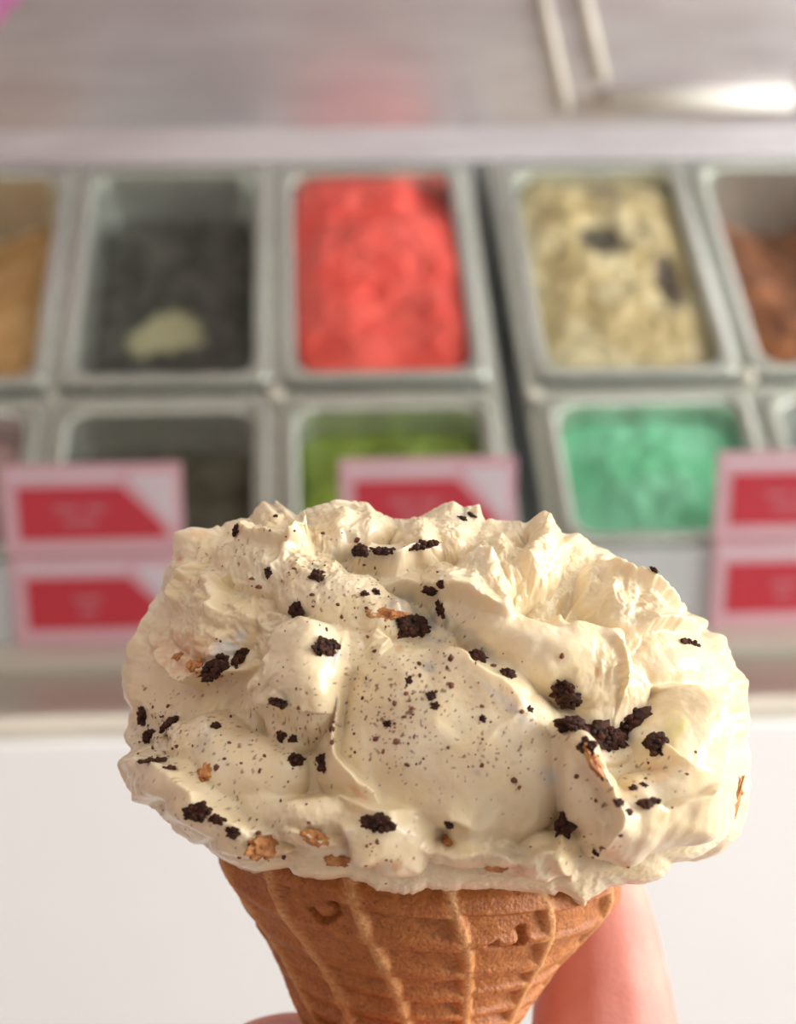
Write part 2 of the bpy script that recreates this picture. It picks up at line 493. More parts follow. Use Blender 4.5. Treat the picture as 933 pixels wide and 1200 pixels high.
# back row
make_pan(UC[1], vb0, vb1, True, 'tan caramel ice cream')
mound('caramel_ice_cream', UC[1], vb0, vb1, -0.034, 0.010, 0.012, 30, two_tone(srgb(205, 160, 95), srgb(220, 178, 118), 25, 1),
      'tan caramel ice cream scooped low at the back of its long pan', 1, sideslope=-0.012, hollow=[(0, 0.75, 0.7, 0.035)])
make_pan(UC[2], vb0, vb1, True, 'dark charcoal cookie ice cream')
mound('cookie_ice_cream', UC[2], vb0, vb1, -0.055, 0.006, 0.016, 26, over(two_tone(srgb(66, 66, 58), srgb(92, 92, 84), 30, 4),
      [(-0.1, -0.28, 0.5, 0.22, srgb(190, 188, 150))]),
      'dark charcoal ice cream with a pale patch low in its long pan', 2, hollow=[(-0.7, 0, 0.4, 0.02)])
make_pan(UC[3], vb0, vb1, True, 'bright red sorbet')
mound('red_sorbet', UC[3], vb0, vb1, -0.007, 0.010, 0.010, 24, two_tone(srgb(236, 84, 72), srgb(240, 98, 86), 20, 6),
      'bright red sorbet filling its long pan to the rim', 3, hollow=[(0.2, -0.5, 0.40, 0.014), (0.8, 0.85, 0.3, 0.018)])
make_pan(UC[4], vb0, vb1, True, 'cream ice cream with dark cookie pieces')
mound('cookies_and_cream', UC[4], vb0, vb1, -0.014, 0.010, 0.012, 24, over(two_tone(srgb(206, 194, 154), srgb(190, 172, 124), 22, 8),
      [(-0.05, 0.28, 0.30, 0.16, srgb(78, 72, 58)), (0.70, -0.15, 0.17, 0.33, srgb(88, 76, 60)), (0.15, 0.86, 0.26, 0.08, srgb(120, 108, 92))]),
      'cream ice cream with dark cookie pieces in its long pan', 4, hollow=[(0.0, 0.3, 0.3, 0.010), (0.7, -0.1, 0.25, 0.012)])
make_pan(UC[5], vb0, vb1, True, 'brown chocolate ice cream')
mound('chocolate_ice_cream', UC[5], vb0, vb1, -0.034, 0.008, 0.012, 26, two_tone(srgb(138, 82, 42), srgb(116, 66, 34), 24, 9),
      'brown chocolate ice cream scooped low at the back of its long pan', 5, sideslope=-0.012, hollow=[(0, 0.7, 0.7, 0.035)])
# front row
make_pan(UC[1], vf0, vf1, False, 'pale mauve ice cream')
mound('mauve_ice_cream', UC[1], vf0, vf1, -0.025, 0.008, 0.010, 30, two_tone(srgb(190, 156, 160), srgb(206, 172, 168), 26, 2),
      'pale mauve ice cream in a short pan behind a red label', 6)
make_pan(UC[2], vf0, vf1, False, 'dark olive grey ice cream')
mound('olive_ice_cream', UC[2], vf0, vf1, -0.045, 0.006, 0.014, 28, two_tone(srgb(76, 72, 52), srgb(100, 96, 78), 28, 3),
      'dark olive grey ice cream in a short pan', 7)
make_pan(UC[3], vf0, vf1, False, 'lime green ice cream')
mound('lime_ice_cream', UC[3], vf0, vf1, -0.026, 0.008, 0.010, 28, two_tone(srgb(142, 170, 60), srgb(124, 150, 56), 22, 5),
      'lime green ice cream in a short pan below the red sorbet', 8)
make_pan(UC[4], vf0, vf1, False, 'mint green ice cream')
mound('mint_ice_cream', UC[4], vf0, vf1, -0.020, 0.010, 0.009, 28, two_tone(srgb(118, 212, 160), srgb(138, 220, 178), 18, 7),
      'mint green ice cream in a short pan', 9)
make_pan(UC[5], vf0, vf1, False, 'grey ice cream')
mound('grey_ice_cream', UC[5], vf0, vf1, -0.045, 0.006, 0.010, 28, two_tone(srgb(120, 124, 122), srgb(140, 142, 140), 22, 7),
      'grey ice cream in a short pan beside the mint one', 10)

# ------------------------------------------------------------------ flavour labels
YS = YA - 0.014
def make_sign(x0, x1, z0, z1, label, words):
    t = empty('flavour_label', ((x0 + x1) / 2, YS, z0))
    tag(t, label, 'sign', 'red flavour labels')
    w, h = (x1 - x0) / 2, z1 - z0
    b = box_bm((-w, -0.003, 0.0), (w, 0.003, h), 0.0012)
    card = bm_obj('card', b, M['pink_card'], t)
    l, r, bo, to = -w + 0.012, w - 0.012, 0.014, h - 0.017
    d = 0.034
    red = bm_obj('red_field', prism([(l, bo), (r, bo), (r - 0.006, bo + 0.012), (r - d, to), (l, to)], -0.0042, -0.0028), M['red_card'], t)
    bm_obj('corner_flash', prism([(r - d + 0.004, h - 0.007), (r + 0.006, h - 0.007), (r + 0.006, bo + 0.012), (r + 0.001, bo + 0.012)], -0.0040, -0.0028), M['white_card'], t)
    bm_obj('inner_border', prism([(-w + 0.005, h - 0.010), (r - d, h - 0.010), (r - d, h - 0.006), (-w + 0.005, h - 0.006)], -0.0036, -0.0028), M['white_card'], t)
    zc = (bo + to) / 2 + 0.004
    for ln, ws in enumerate(words):
        tot = sum(ws) + 0.004 * (len(ws) - 1); x = (l + r) / 2 - 0.010 - tot / 2
        for q in ws:
            bm_obj('word', prism([(x, zc - 0.0028), (x + q, zc - 0.0028), (x + q, zc + 0.0028), (x, zc + 0.0028)], -0.0047, -0.0041), M['word'], red)
            x += q + 0.004
        zc -= 0.011
    return t
def col_x(px, py):                       # pixel on the label plane -> x, z
    r = ray(px, py); p = C + r * (YS - C[1]) / r[1]
    return p[0], p[2]
zt = col_x(300, 537)[1]; zm0 = col_x(20, 640)[1]; zb = col_x(20, 752)[1]
hs = (zt - zb) / 2
zb = ZL + 0.0125
for px, nm, both in ((-1, 'below the olive grey pan', 1), (397, 'below the lime green pan', 0), (841, 'below the grey pan', 1)):
    x0 = col_x(px, 540)[0]; x1 = x0 + 0.1355
    make_sign(x0, x1, zb + hs + 0.001, zb + 2 * hs, 'red and pink flavour label with a pale corner, upper one, ' + nm, [[0.020, 0.016], [0.026]])
    if both:
        make_sign(x0 + 0.0015, x1 + 0.0015, zb, zb + hs - 0.001, 'red and pink flavour label with a pale corner, lower one, ' + nm, [[0.022], [0.014]])
# ------------------------------------------------------------------ the ice cream cone
ZC = 0.297                                             # depth of the scoop's middle
PXM = ZC / F                                           # metres per photo pixel there
CXP, CYP = 510.0, 825.0
SC = at(CXP, CYP, ZC)
E1, E2, E3 = RT, UP, -FW

# ---- waffle cone: axis close to the camera's up direction, tip towards the holder
def cone_axis_px(y):                                    # axis x for an image row
    return 491.0 - 0.085 * (y - 1020.0)
prof = [(962, 238), (985, 243), (1000, 243), (1020, 236), (1040, 223), (1070, 201), (1100, 180), (1135, 160), (1170, 143), (1200, 129), (1260, 106), (1330, 82), (1400, 60), (1470, 37), (1520, 20), (1545, 8), (1550, 1)]
ys = np.array([p[0] for p in prof], float); rs = np.array([p[1] for p in prof], float)
NS, NT = 420, 720
sy = np.linspace(0, 1, NS) ** 1.12 * (1550 - 962) + 962
r_px = np.interp(sy, ys, rs)
for _ in range(6): r_px[1:-1] = (r_px[:-2] + 2 * r_px[1:-1] + r_px[2:]) / 4
ZK = 0.318
km = ZK / F
def axis_pt(y):
    return at(cone_axis_px(y), 1100.0, ZK) + UP * (1100.0 - y) * km
AX0, AX1 = axis_pt(962.0), axis_pt(1550.0) + FW * 0.011
adir = (AX0 - AX1) / np.linalg.norm(AX0 - AX1)
ax_r = RT - adir * (RT @ adir); ax_r /= np.linalg.norm(ax_r)
ax_f = np.cross(ax_r, adir)
if ax_f @ FW > 0: ax_f = -ax_f                          # towards the viewer
tt = np.linspace(-math.pi, math.pi, NT, endpoint=False)
S2, T2 = np.meshgrid(np.arange(NS), tt, indexing='ij')
Y2 = sy[S2]; R2 = r_px[S2]
NP = 360.0 / 14
twist = 11.5 * (np.minimum(Y2, 1240) - 1041) / 117.0 + np.maximum(Y2 - 1240, 0) * 0.05
arib = np.degrees(T2) - twist + 12.4
ph = ((arib + NP / 2) / NP) % 1.0
drib = np.abs(ph - 0.5) * NP                           # degrees from the nearest upright rib
drib_px = np.radians(drib) * R2
rib = np.exp(-(drib_px / 10.0) ** 3)
# ring steps: each band swells to its lower edge and then drops back
ring_edges = np.array([930, 985, 1028, 1071, 1102, 1132, 1161, 1189, 1216, 1242, 1267, 1291, 1314, 1336, 1357, 1377, 1396, 1414, 1432, 1450, 1468, 1487, 1508, 1532, 1560], float)
cellid = np.floor(arib / NP) % 14
wob = 4.0 * np.sin(cellid * 2.4) * (Y2 < 1200) + 2.0 * np.sin(cellid * 5.1 + Y2 * 0.1)
yy = Y2 + wob - 9 * np.cos(T2)
k = np.clip(np.searchsorted(ring_edges, yy), 1, len(ring_edges) - 1)
fr_ = (yy - ring_edges[k - 1]) / (ring_edges[k] - ring_edges[k - 1])
ringp = np.where(fr_ < 0.72, 0.15 + 0.35 * sstep(fr_, 0.10, 0.55) + 0.5 * sstep(fr_, 0.45, 0.72), 1.0) * (1 - sstep(fr_, 0.90, 1.0) * 0.85)
dep = 15.0 * np.clip(R2 / 120.0, 0.15, 1.0)
P2 = np.stack([np.cos(T2) * R2, np.sin(T2) * R2, Y2], -1).reshape(-1, 3)
n1 = fbm(P2 * 0.06, 3).reshape(NS, NT); n2 = fbm(P2 * 0.25 + 5, 2).reshape(NS, NT); n3 = fbm(P2 * 0.012 + 9, 2).reshape(NS, NT)
hgt = np.maximum(ringp * 0.85, rib * 0.92) * dep + 1.6 * n1 + 0.7 * n2 + 3.0 * n3
# broken spots: two bites through the baked skin
def bite(y0, a0, ry, ra):
    q = np.sqrt(((Y2 - y0) / ry) ** 2 + ((np.degrees(T2) - a0) * R2 * math.pi / 180 / ra) ** 2)
    return q
for y0, a0, ry, ra, ang in ((1016, 23, 16, 22, 0), (1003, -27, 14, 20, 0)):
    q = bite(y0, a0, ry, ra) + 0.12 * n2 + 0.15 * n1
    lip = np.exp(-((q - 0.85) / 0.20) ** 2) * ((Y2 - y0) + 0.5 * (np.degrees(T2) - a0) * R2 * math.pi / 180 > -6)
    hgt = hgt - 11 * lip
for y0, x0 in ((1042, -1), (1072, -26), (1074, -20)):
    q = bite(y0, x0, 4, 8); hgt = hgt - 4 * np.exp(-q ** 2)
Rm = (R2 - dep * 0.95 + hgt) * km
yax = (1550 - Y2) * km / 1.0
AXL = np.linalg.norm(AX0 - AX1)
frac = (Y2 - 962) / (1550 - 962)
base_pts = AX0[None, None, :] * (1 - frac)[..., None] + AX1[None, None, :] * frac[..., None]
outer = base_pts + (np.sin(T2)[..., None] * ax_r + np.cos(T2)[..., None] * ax_f) * Rm[..., None]
inner_keep = np.arange(0, NS - 14, 12)
inner = base_pts[inner_keep][:, ::6] + (np.sin(T2[inner_keep][:, ::6])[..., None] * ax_r + np.cos(T2[inner_keep][:, ::6])[..., None] * ax_f) * np.maximum(0.0005, (R2[inner_keep][:, ::6] - 20) * km)[..., None]
# colour: toasted brown skin, paler upright ribs
tc = np.clip(0.34 + 0.38 * rib + 0.22 * n1 + 0.30 * n2, 0, 1)
c_dark, c_mid, c_pale = np.array(srgb(136, 70, 24)[:3]), np.array(srgb(188, 118, 58)[:3]), np.array(srgb(222, 176, 118)[:3])
colc = np.where(tc[..., None] < 0.5, c_dark + (c_mid - c_dark) * (tc[..., None] / 0.5), c_mid + (c_pale - c_mid) * ((tc[..., None] - 0.5) / 0.5))
spk = sstep(fbm(P2 * 0.45 + 31, 2), 0.28, 0.5).reshape(NS, NT)
colc = colc * (1 - 0.55 * spk[..., None])
cone_root = empty('waffle_cone', tuple(AX1))
tag(cone_root, 'golden brown waffle cone with a grid of ridges, held in a hand', 'waffle cone')
M['waffle'] = material('baked_waffle', (1, 1, 1, 1), 0.5, 0, attr='tint', bump=0.35, bscale=1800, sss=0.15, sss_radius=(0.003, 0.0015, 0.0006))
idx = np.arange(NS * NT).reshape(NS, NT)
nxt = np.roll(idx, -1, axis=1)
f1 = np.stack([idx[:-1], idx[1:], nxt[1:], nxt[:-1]], -1).reshape(-1, 4)
NI, NJ = inner.shape[0], inner.shape[1]
i2 = np.arange(NI * NJ).reshape(NI, NJ); n2_ = np.roll(i2, -1, axis=1)
f2 = np.stack([i2[:-1], n2_[:-1], n2_[1:], i2[1:]], -1).reshape(-1, 4)
def rel(o, parent):
    o.parent = parent; o.matrix_parent_inverse = Matrix.Translation(-Vector(parent.location)); return o
rel(mesh_obj('shell', outer.reshape(-1, 3), f1, M['waffle'], None, True, colc.reshape(-1, 3)), cone_root)
rel(mesh_obj('inner_wall', inner.reshape(-1, 3), f2, M['waffle'], None, True, np.tile(c_mid, (NI * NJ, 1))), cone_root)

# ---- the scoop
OUT = [(205,625),(222,618),(248,618),(270,610),(292,605),(303,594),(312,585),(318,583),(326,587),(331,606),(345,603),(362,595),(385,589),(400,585),(415,587),(432,589),(440,598),(458,606),(475,609),(500,602),(518,591),(530,588),(545,594),(562,591),(566,607),(590,610),(618,612),(628,604),(638,599),(645,602),(655,618),(662,625),(680,626),(695,637),(705,641),(730,655),(750,663),(770,670),(790,690),(805,712),(815,722),(829,727),(831,738),(850,745),(855,760),(862,780),(878,797),(877,820),(878,870),(880,910),(878,945),(870,975),(845,1000),(815,1010),(790,1012),(777,1028),(760,1036),(735,1037),(715,1040),(695,1052),(682,1062),(660,1050),(620,1045),(575,1041),(545,1043),(500,1042),(470,1052),(445,1045),(425,1033),(405,1030),(370,1033),(335,1020),(305,1025),(285,1020),(265,1010),(235,990),(226,990),(200,968),(175,945),(157,940),(154,932),(140,905),(137,892),(151,880),(145,862),(148,850),(152,830),(143,810),(142,790),(150,755),(160,738),(175,710),(188,690),(193,670),(203,650)]
OUT = np.array(OUT, float)
oa = np.arctan2(CYP - OUT[:, 1], OUT[:, 0] - CXP); orr = np.hypot(OUT[:, 0] - CXP, OUT[:, 1] - CYP)
o_ = np.argsort(oa); oa, orr = oa[o_], orr[o_]
ga = np.linspace(-math.pi, math.pi, 1441)
gr = np.interp(ga, np.concatenate([oa - 2 * math.pi, oa, oa + 2 * math.pi]), np.tile(orr, 3))
def smooth_per(a, s):
    kx = np.arange(-3 * s, 3 * s + 1); kk = np.exp(-(kx / s) ** 2 / 2); kk /= kk.sum()
    b = np.concatenate([a[-3 * s - 1:-1], a, a[1:3 * s + 1]])
    return np.convolve(b, kk, 'valid')
gs = smooth_per(gr, 26)
_gx = np.stack([np.cos(ga) * 9, np.sin(ga) * 9, ga * 0], 1)
gr = smooth_per(gr, 2) + 2.0 * fbm(_gx * 1.6, 4) * 1.6
NLAT = 640
lon = np.concatenate([np.linspace(-112, 112, 900), np.linspace(112, 248, 152)[1:-1]])
lon = np.radians(lon)
lat = np.radians(np.linspace(-89.9, 89.9, NLAT))
LA, LO = np.meshgrid(lat, lon, indexing='ij')
a_ = (np.cos(LA) * np.sin(LO)).ravel(); b_ = np.sin(LA).ravel(); c_ = (np.cos(LA) * np.cos(LO)).ravel()
psi = np.arctan2(b_, a_); sa = np.hypot(a_, b_)
Rf = np.interp(psi, ga, gr) * 0.989; Rs = np.interp(psi, ga, gs) * 0.989
down = sstep(-np.sin(psi), -0.15, 0.6)
pw = 2.05 + 3.6 * sstep(-np.sin(psi) * sstep(sa, 0.0, 0.5), -0.15, 0.6)
RZ = np.where(c_ > 0, 262.0 + 40 * sstep(-b_, -0.1, 0.7), 235.0)
rad = ((sa / Rs) ** pw + (np.abs(c_) / RZ) ** pw) ** (-1 / pw)
alpha = np.degrees(np.arcsin(np.clip(sa, 0, 1))); alpha = np.where(c_ < 0, 180 - alpha, alpha)
rad = rad + (Rf - Rs) * np.exp(-((alpha - 88) / 16.0) ** 2)
NLON = len(lon)
def assemble(r):
    return SC + (a_ * r)[:, None] * E1 * PXM + (b_ * r)[:, None] * E2 * PXM + (c_ * r)[:, None] * E3 * PXM
def grid_normals(P):
    G = P.reshape(NLAT, NLON, 3)
    du = np.roll(G, -1, 1) - np.roll(G, 1, 1)
    dv = np.empty_like(G); dv[1:-1] = G[2:] - G[:-2]; dv[0] = G[1] - G[0]; dv[-1] = G[-1] - G[-2]
    n = np.cross(du, dv); n /= np.linalg.norm(n, axis=2)[..., None] + 1e-12
    return n.reshape(-1, 3)
pts = assemble(rad)
PX, PY = project(pts)
nrm = grid_normals(pts)
if ((nrm * (pts - SC)).sum(1).mean()) < 0: nrm = -nrm
front = sstep(c_, 0.05, 0.40)
wv = np.stack([PX, PY, c_ * 265], 1)                    # pattern space, photo-pixel units
# gently warp so that no feature is a clean geometric curve
WX = PX + 9 * perlin(wv / 38.0) + 1.6 * perlin(wv / 13.0 + 3)
WY = PY + 9 * perlin(wv / 38.0 + 40) + 1.6 * perlin(wv / 13.0 + 43)

def lobe(cx, cy, rx, ry, rot, hh, pwr=0.6):
    t = math.radians(rot); dx, dy = WX - cx, WY - cy
    u = (dx * math.cos(t) + dy * math.sin(t)) / rx; v = (-dx * math.sin(t) + dy * math.cos(t)) / ry
    return hh * np.clip(1 - u * u - v * v, 0, None) ** pwr
LOBES = [(535,872,152,120,28,52),(352,795,50,82,8,52),(430,905,50,60,50,24),(655,762,125,52,24,40),(800,770,66,45,30,36),(815,862,62,72,-10,40),(785,957,95,56,-6,52),
         (690,935,34,100,-26,62),(738,975,40,58,-18,52),(455,985,58,66,-20,44),(255,890,112,58,15,32),(205,935,115,36,35,40),(345,962,95,36,8,34),
         (300,650,92,38,-8,30),(395,690,112,42,18,26),(235,705,58,66,0,24),(392,607,72,28,0,34),(520,612,60,30,-10,30),(555,690,70,40,32,24),(750,700,72,40,36,40),(650,1010,44,40,0,30),
         (585,640,45,50,20,24),(640,640,30,55,25,30),(475,770,40,30,20,16),(270,985,60,30,25,30),(560,1005,60,30,0,24),(720,800,50,50,0,26),(855,800,30,50,0,24),(400,760,60,50,30,18),(700,860,60,34,15,10)]
acc = np.zeros(len(pts))
for L in LOBES: acc += (1.3 * lobe(*L)) ** 3.5
disp = acc ** (1 / 3.5)

def stroke(poly, warp=True):
    """distance, signed side, position along a polyline"""
    x, y = (WX, WY) if warp else (PX, PY)
    best = np.full(len(x), 1e9); side = np.zeros(len(x)); tpar = np.zeros(len(x))
    p = np.array(poly, float); seg = np.diff(p, axis=0); ln = np.hypot(seg[:, 0], seg[:, 1]); cum = np.concatenate([[0], np.cumsum(ln)])
    for i in range(len(seg)):
        dx, dy = x - p[i, 0], y - p[i, 1]
        t = np.clip((dx * seg[i, 0] + dy * seg[i, 1]) / ln[i] ** 2, 0, 1)
        d = np.hypot(dx - t * seg[i, 0], dy - t * seg[i, 1])
        mk = d < best
        best[mk] = d[mk]; tpar[mk] = (cum[i] + t[mk] * ln[i]) / cum[-1]
        side[mk] = np.sign(seg[i, 0] * dy[mk] - seg[i, 1] * dx[mk])
    return best, best * side, tpar
def win(t, a=0.18):
    return sstep(t, -0.02, a) * sstep(1.02 - t, 0, a)
def ridge(poly, hh, w):
    global disp
    d, s, t = stroke(poly); disp = disp + hh * win(t) * np.exp(-(d / w) ** 2)
def groove(poly, hh, w): ridge(poly, -hh, w)
def fold(poly, hh, L, w=4.0, flip=1):
    """one side lies on top: a steep edge, then a slow fall away"""
    global disp
    d, s, t = stroke(poly); s = s * flip
    f = np.where(s > 0, np.exp(-(s / L) ** 1.3), np.exp(-(s / w) ** 2))
    disp = disp + 1.75 * hh * win(t, 0.25) * f
# --- folds and creases read off the photograph
fold([(404,730),(402,770),(399,815),(394,850),(400,880),(425,915),(448,945)], 20, 38, 3.5, 1)
fold([(512,752),(545,772),(580,800),(612,838),(640,868)], 13, 26, 3.5, 1)
fold([(640,855),(668,890),(700,925),(712,960),(715,1000)], 22, 30, 4.5, -1)
fold([(650,870),(655,910),(668,960),(660,1000)], 14, 26, 4, -1)
fold([(402,632),(430,642),(462,653),(492,648),(520,636)], 20, 34, 3.5, -1)
fold([(430,662),(480,668),(520,690),(560,712),(604,722)], 14, 22, 3.5, -1)
fold([(604,720),(640,742),(700,735),(745,712)], 9, 40, 5, 1)
fold([(700,655),(735,680),(775,705),(828,730)], 14, 22, 5, -1)
fold([(640,728),(680,704),(705,672)], 12, 18, 6, 1)
groove([(618,660),(632,700),(640,728),(680,712),(702,672)], 24, 26)
ridge([(545,640),(575,668),(602,715)], 12, 10)
ridge([(640,604),(632,640),(622,672)], 16, 11)
ridge([(660,628),(690,650),(705,668)], 10, 10)
ridge([(575,615),(590,640),(612,680)], 9, 8)
fold([(745,735),(790,742),(830,742)], 14, 26, 3, -1)
fold([(740,790),(770,800),(810,815),(840,850),(850,890)], 10, 26, 4, 1)
fold([(695,745),(720,775),(722,800),(740,790)], 8, 26, 4, -1)
fold([(752,860),(790,900),(830,925),(862,930)], 12, 30, 4, 1)
fold([(728,940),(765,952),(810,945),(835,930)], 13, 30, 4, 1)
fold([(160,738),(185,775),(205,795),(245,785),(285,775)], 22, 36, 3.5, -1)
fold([(285,775),(300,800),(300,830),(330,835)], 12, 22, 3.5, -1)
groove([(285,800),(300,835),(330,850),(380,890)], 12, 9)
fold([(300,945),(350,938),(400,938),(445,946),(500,950)], 11, 40, 4, 1)
fold([(150,880),(185,905),(230,940),(275,968),(330,985)], 14, 26, 4, 1)
groove([(160,840),(178,870),(180,895)], 9, 9)
fold([(215,640),(220,680),(200,720)], 12, 18, 3.5, 1)
fold([(240,665),(252,690),(262,720)], 10, 14, 3, 1)
ridge([(245,655),(270,640),(300,632)], 9, 8)
groove([(245,690),(268,682),(285,678)], 14, 13)
fold([(262,625),(300,640),(335,640),(360,625)], 12, 22, 4, -1)
groove([(340,612),(380,618),(398,630)], 8, 8)
ridge([(330,640),(345,630),(352,618)], 12, 7)
fold([(280,700),(330,712),(372,740),(400,730)], 6, 24, 5, 1)
fold([(420,745),(440,735),(455,745),(438,775)], 8, 18, 3.5, 1)
groove([(440,655),(500,690),(545,735),(600,775)], 5, 14)
fold([(515,975),(530,962),(560,972)], 8, 14, 3, -1)
groove([(516,970),(522,988),(532,1000)], 16, 7)
fold([(490,1000),(530,1012),(575,1002)], 9, 20, 4, -1)
fold([(570,1005),(610,1012),(650,1000),(668,975)], 14, 24, 4, 1)
fold([(690,960),(705,990),(708,1010)], 9, 14, 3, -1)
fold([(640,1005),(660,1030),(690,1045)], 8, 16, 4, -1)
fold([(395,965),(410,1000),(425,1030)], 14, 22, 4, -1)
fold([(330,975),(360,985),(400,990)], 9, 16, 3, 1)
ridge([(450,905),(490,870),(530,850)], 3, 14)
ridge([(555,880),(590,850),(600,830)], 3, 6)
ridge([(300,800),(310,815)], 10, 8); ridge([(330,815),(340,830)], 8, 7); ridge([(305,775),(330,770)], 9, 7)
# small torn peaks
for x, y, hh, w in ((318,600,26,14),(335,650,10,7),(352,620,14,6),(400,606,10,9),(548,652,14,8),(572,660,12,8),(642,612,16,9),(700,650,8,7),(205,660,10,8),(248,640,9,8),(236,700,12,6),
                    (295,690,12,9),(290,720,12,10),(165,745,10,6),(178,770,8,6),(212,770,10,8),(232,752,9,7),(250,770,9,7),(725,745,12,9),(720,690,12,8),(690,715,10,7),(870,800,10,7),(826,735,10,6),
                    (465,706,7,8),(520,705,9,8),(600,705,9,8),(590,720,8,6),(310,840,9,6),(290,825,9,7),(315,625,8,7),(680,1045,14,7),(660,640,8,7),(615,640,8,7)):
    q = np.hypot(PX - x, PY - y) / w
    disp = disp + hh * np.exp(-q ** 1.6)
# --- roughness: torn at the top left, along crests and the right edge, smooth on the melting lobes
def blob(x, y, rx, ry): return np.exp(-(((PX - x) / rx) ** 2 + ((PY - y) / ry) ** 2))
smooth_m = np.clip(blob(520, 880, 120, 100) + blob(640, 770, 80, 35) + blob(350, 800, 38, 60) + 1.3 * blob(780, 950, 110, 60) + 0.8 * blob(690, 940, 60, 90) + blob(640, 715, 50, 40) + blob(450, 995, 50, 45) + blob(270, 890, 100, 45) + blob(155, 790, 30, 60) + blob(800, 780, 40, 25), 0, 1)
rough_m = np.clip(blob(250, 710, 90, 90) + blob(600, 660, 90, 50) + blob(330, 640, 130, 45) + blob(740, 700, 80, 45) + 0.35 * blob(860, 850, 40, 120) + blob(310, 820, 45, 35) + blob(330, 985, 80, 30) + blob(610, 1010, 60, 30) + blob(180, 860, 40, 50) + blob(720, 790, 40, 40), 0, 1)
back = 1 - front
rgh = np.clip(0.45 + 0.9 * rough_m - 0.42 * smooth_m, 0.05, 1.3)
big = fbm(wv / 70.0 + 7, 3)
tear = ridged(np.stack([WX, WY, c_ * 265], 1) / 24.0 + 0.5 * np.stack([perlin(wv / 30.0 + 61), perlin(wv / 30.0 + 62), perlin(wv / 30.0 + 63)], 1), 3)
fine = fbm(wv / 9.0 + 21, 3)
gran = ridged(wv / 11.0 + 5, 2)
det = 5 * big * (0.6 + 0.6 * back) + rgh * (4.5 * (tear - 0.25) * (0.4 + rough_m) + 2.4 * fine + 1.6 * (gran - 0.3) * rough_m)
disp = disp * front + det * (0.35 + 0.65 * sstep(c_, 0.0, 0.3)) + back * 14 * ridged(wv / 90.0 + 2, 3)
pts = pts + nrm * (disp - 30.0 * front)[:, None] * PXM
# bring the outline back to the traced one: first the broad shape, then the small peaks at the rim
def fit_outline(pts, target, inner):
    PX, PY = project(pts)
    ang = np.arctan2(CYP - PY, PX - CXP); rr = np.hypot(PX - CXP, PY - CYP)
    nb = 720; bi = ((ang + math.pi) / (2 * math.pi) * nb).astype(int) % nb
    act = np.zeros(nb); np.maximum.at(act, bi, rr)
    act = np.concatenate([act, act[:1]]); act = smooth_per(act, 2)
    gb = np.linspace(-math.pi, math.pi, nb + 1)
    ra = np.interp(ang, gb + math.pi / nb, act); tg = np.interp(ang, ga, target)
    w = sstep(rr / ra, inner, 1.0)
    k = 1 + (tg / ra - 1) * w
    L = pts - SC
    e1, e2, e3 = L @ E1, L @ E2, L @ E3
    return SC + (e1 * k)[:, None] * E1 + (e2 * k)[:, None] * E2 + e3[:, None] * E3
pts = fit_outline(pts, gs, 0.45); pts = fit_outline(pts, gs, 0.6)
pts = fit_outline(pts, gr, 0.86); pts = fit_outline(pts, gr, 0.9)
nrm = grid_normals(pts)
if ((nrm * (pts - SC)).sum(1).mean()) < 0: nrm = -nrm
PX, PY = project(pts)
view = C[None, :] - pts; view /= np.linalg.norm(view, axis=1)[:, None]
facing = (nrm * view).sum(1)
zdep = (pts - C) @ FW
def pick(x, y):
    """the surface point the photograph shows at a pixel"""
    d = np.hypot(PX - x, PY - y)
    cand = np.where((d < 5) & (c_ > -0.3))[0]
    if len(cand) == 0: cand = np.argsort(d)[:8]
    i = cand[np.argmin(zdep[cand])]
    j = np.where(d < 9)[0]; j = j[np.abs(zdep[j] - zdep[i]) < 0.004] if len(j) else j
    n = nrm[j].mean(0) if len(j) else nrm[i]
    return pts[i], n / (np.linalg.norm(n) + 1e-9)

# --- tints of the ice cream: cookie smears, caramel, yellow and teal bits, one painted highlight
cream = np.array([0.77, 0.625, 0.405]); yellow = np.array([0.79, 0.63, 0.33]); pale = np.array([0.80, 0.68, 0.48])
t1 = sstep(fbm(wv / 60.0 + 55, 3), -0.25, 0.35)
colr = cream[None] * (1 - t1[:, None]) + pale[None] * t1[:, None]
t2 = np.clip(sstep(fbm(wv / 45.0 + 77, 3), 0.0, 0.45) * 0.7, 0, 1) * 0.6
colr = colr * (1 - t2[:, None]) + yellow[None] * t2[:, None]
nz = fbm(wv / 14.0 + 31, 3)
def stain(x, y, rx, ry, rot, col, amt, soft=0.8):
    global colr
    t = math.radians(rot); dx, dy = PX - x, PY - y
    u = (dx * math.cos(t) + dy * math.sin(t)) / rx; v = (-dx * math.sin(t) + dy * math.cos(t)) / ry
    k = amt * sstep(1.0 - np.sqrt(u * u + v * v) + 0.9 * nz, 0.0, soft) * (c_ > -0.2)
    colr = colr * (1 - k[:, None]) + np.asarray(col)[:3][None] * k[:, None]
GREY = np.array([0.33, 0.32, 0.31]); BLUE = np.array([0.56, 0.56, 0.55]); ORANGE = np.array(srgb(200, 120, 46)[:3]); BROWN = np.array(srgb(104, 50, 28)[:3])
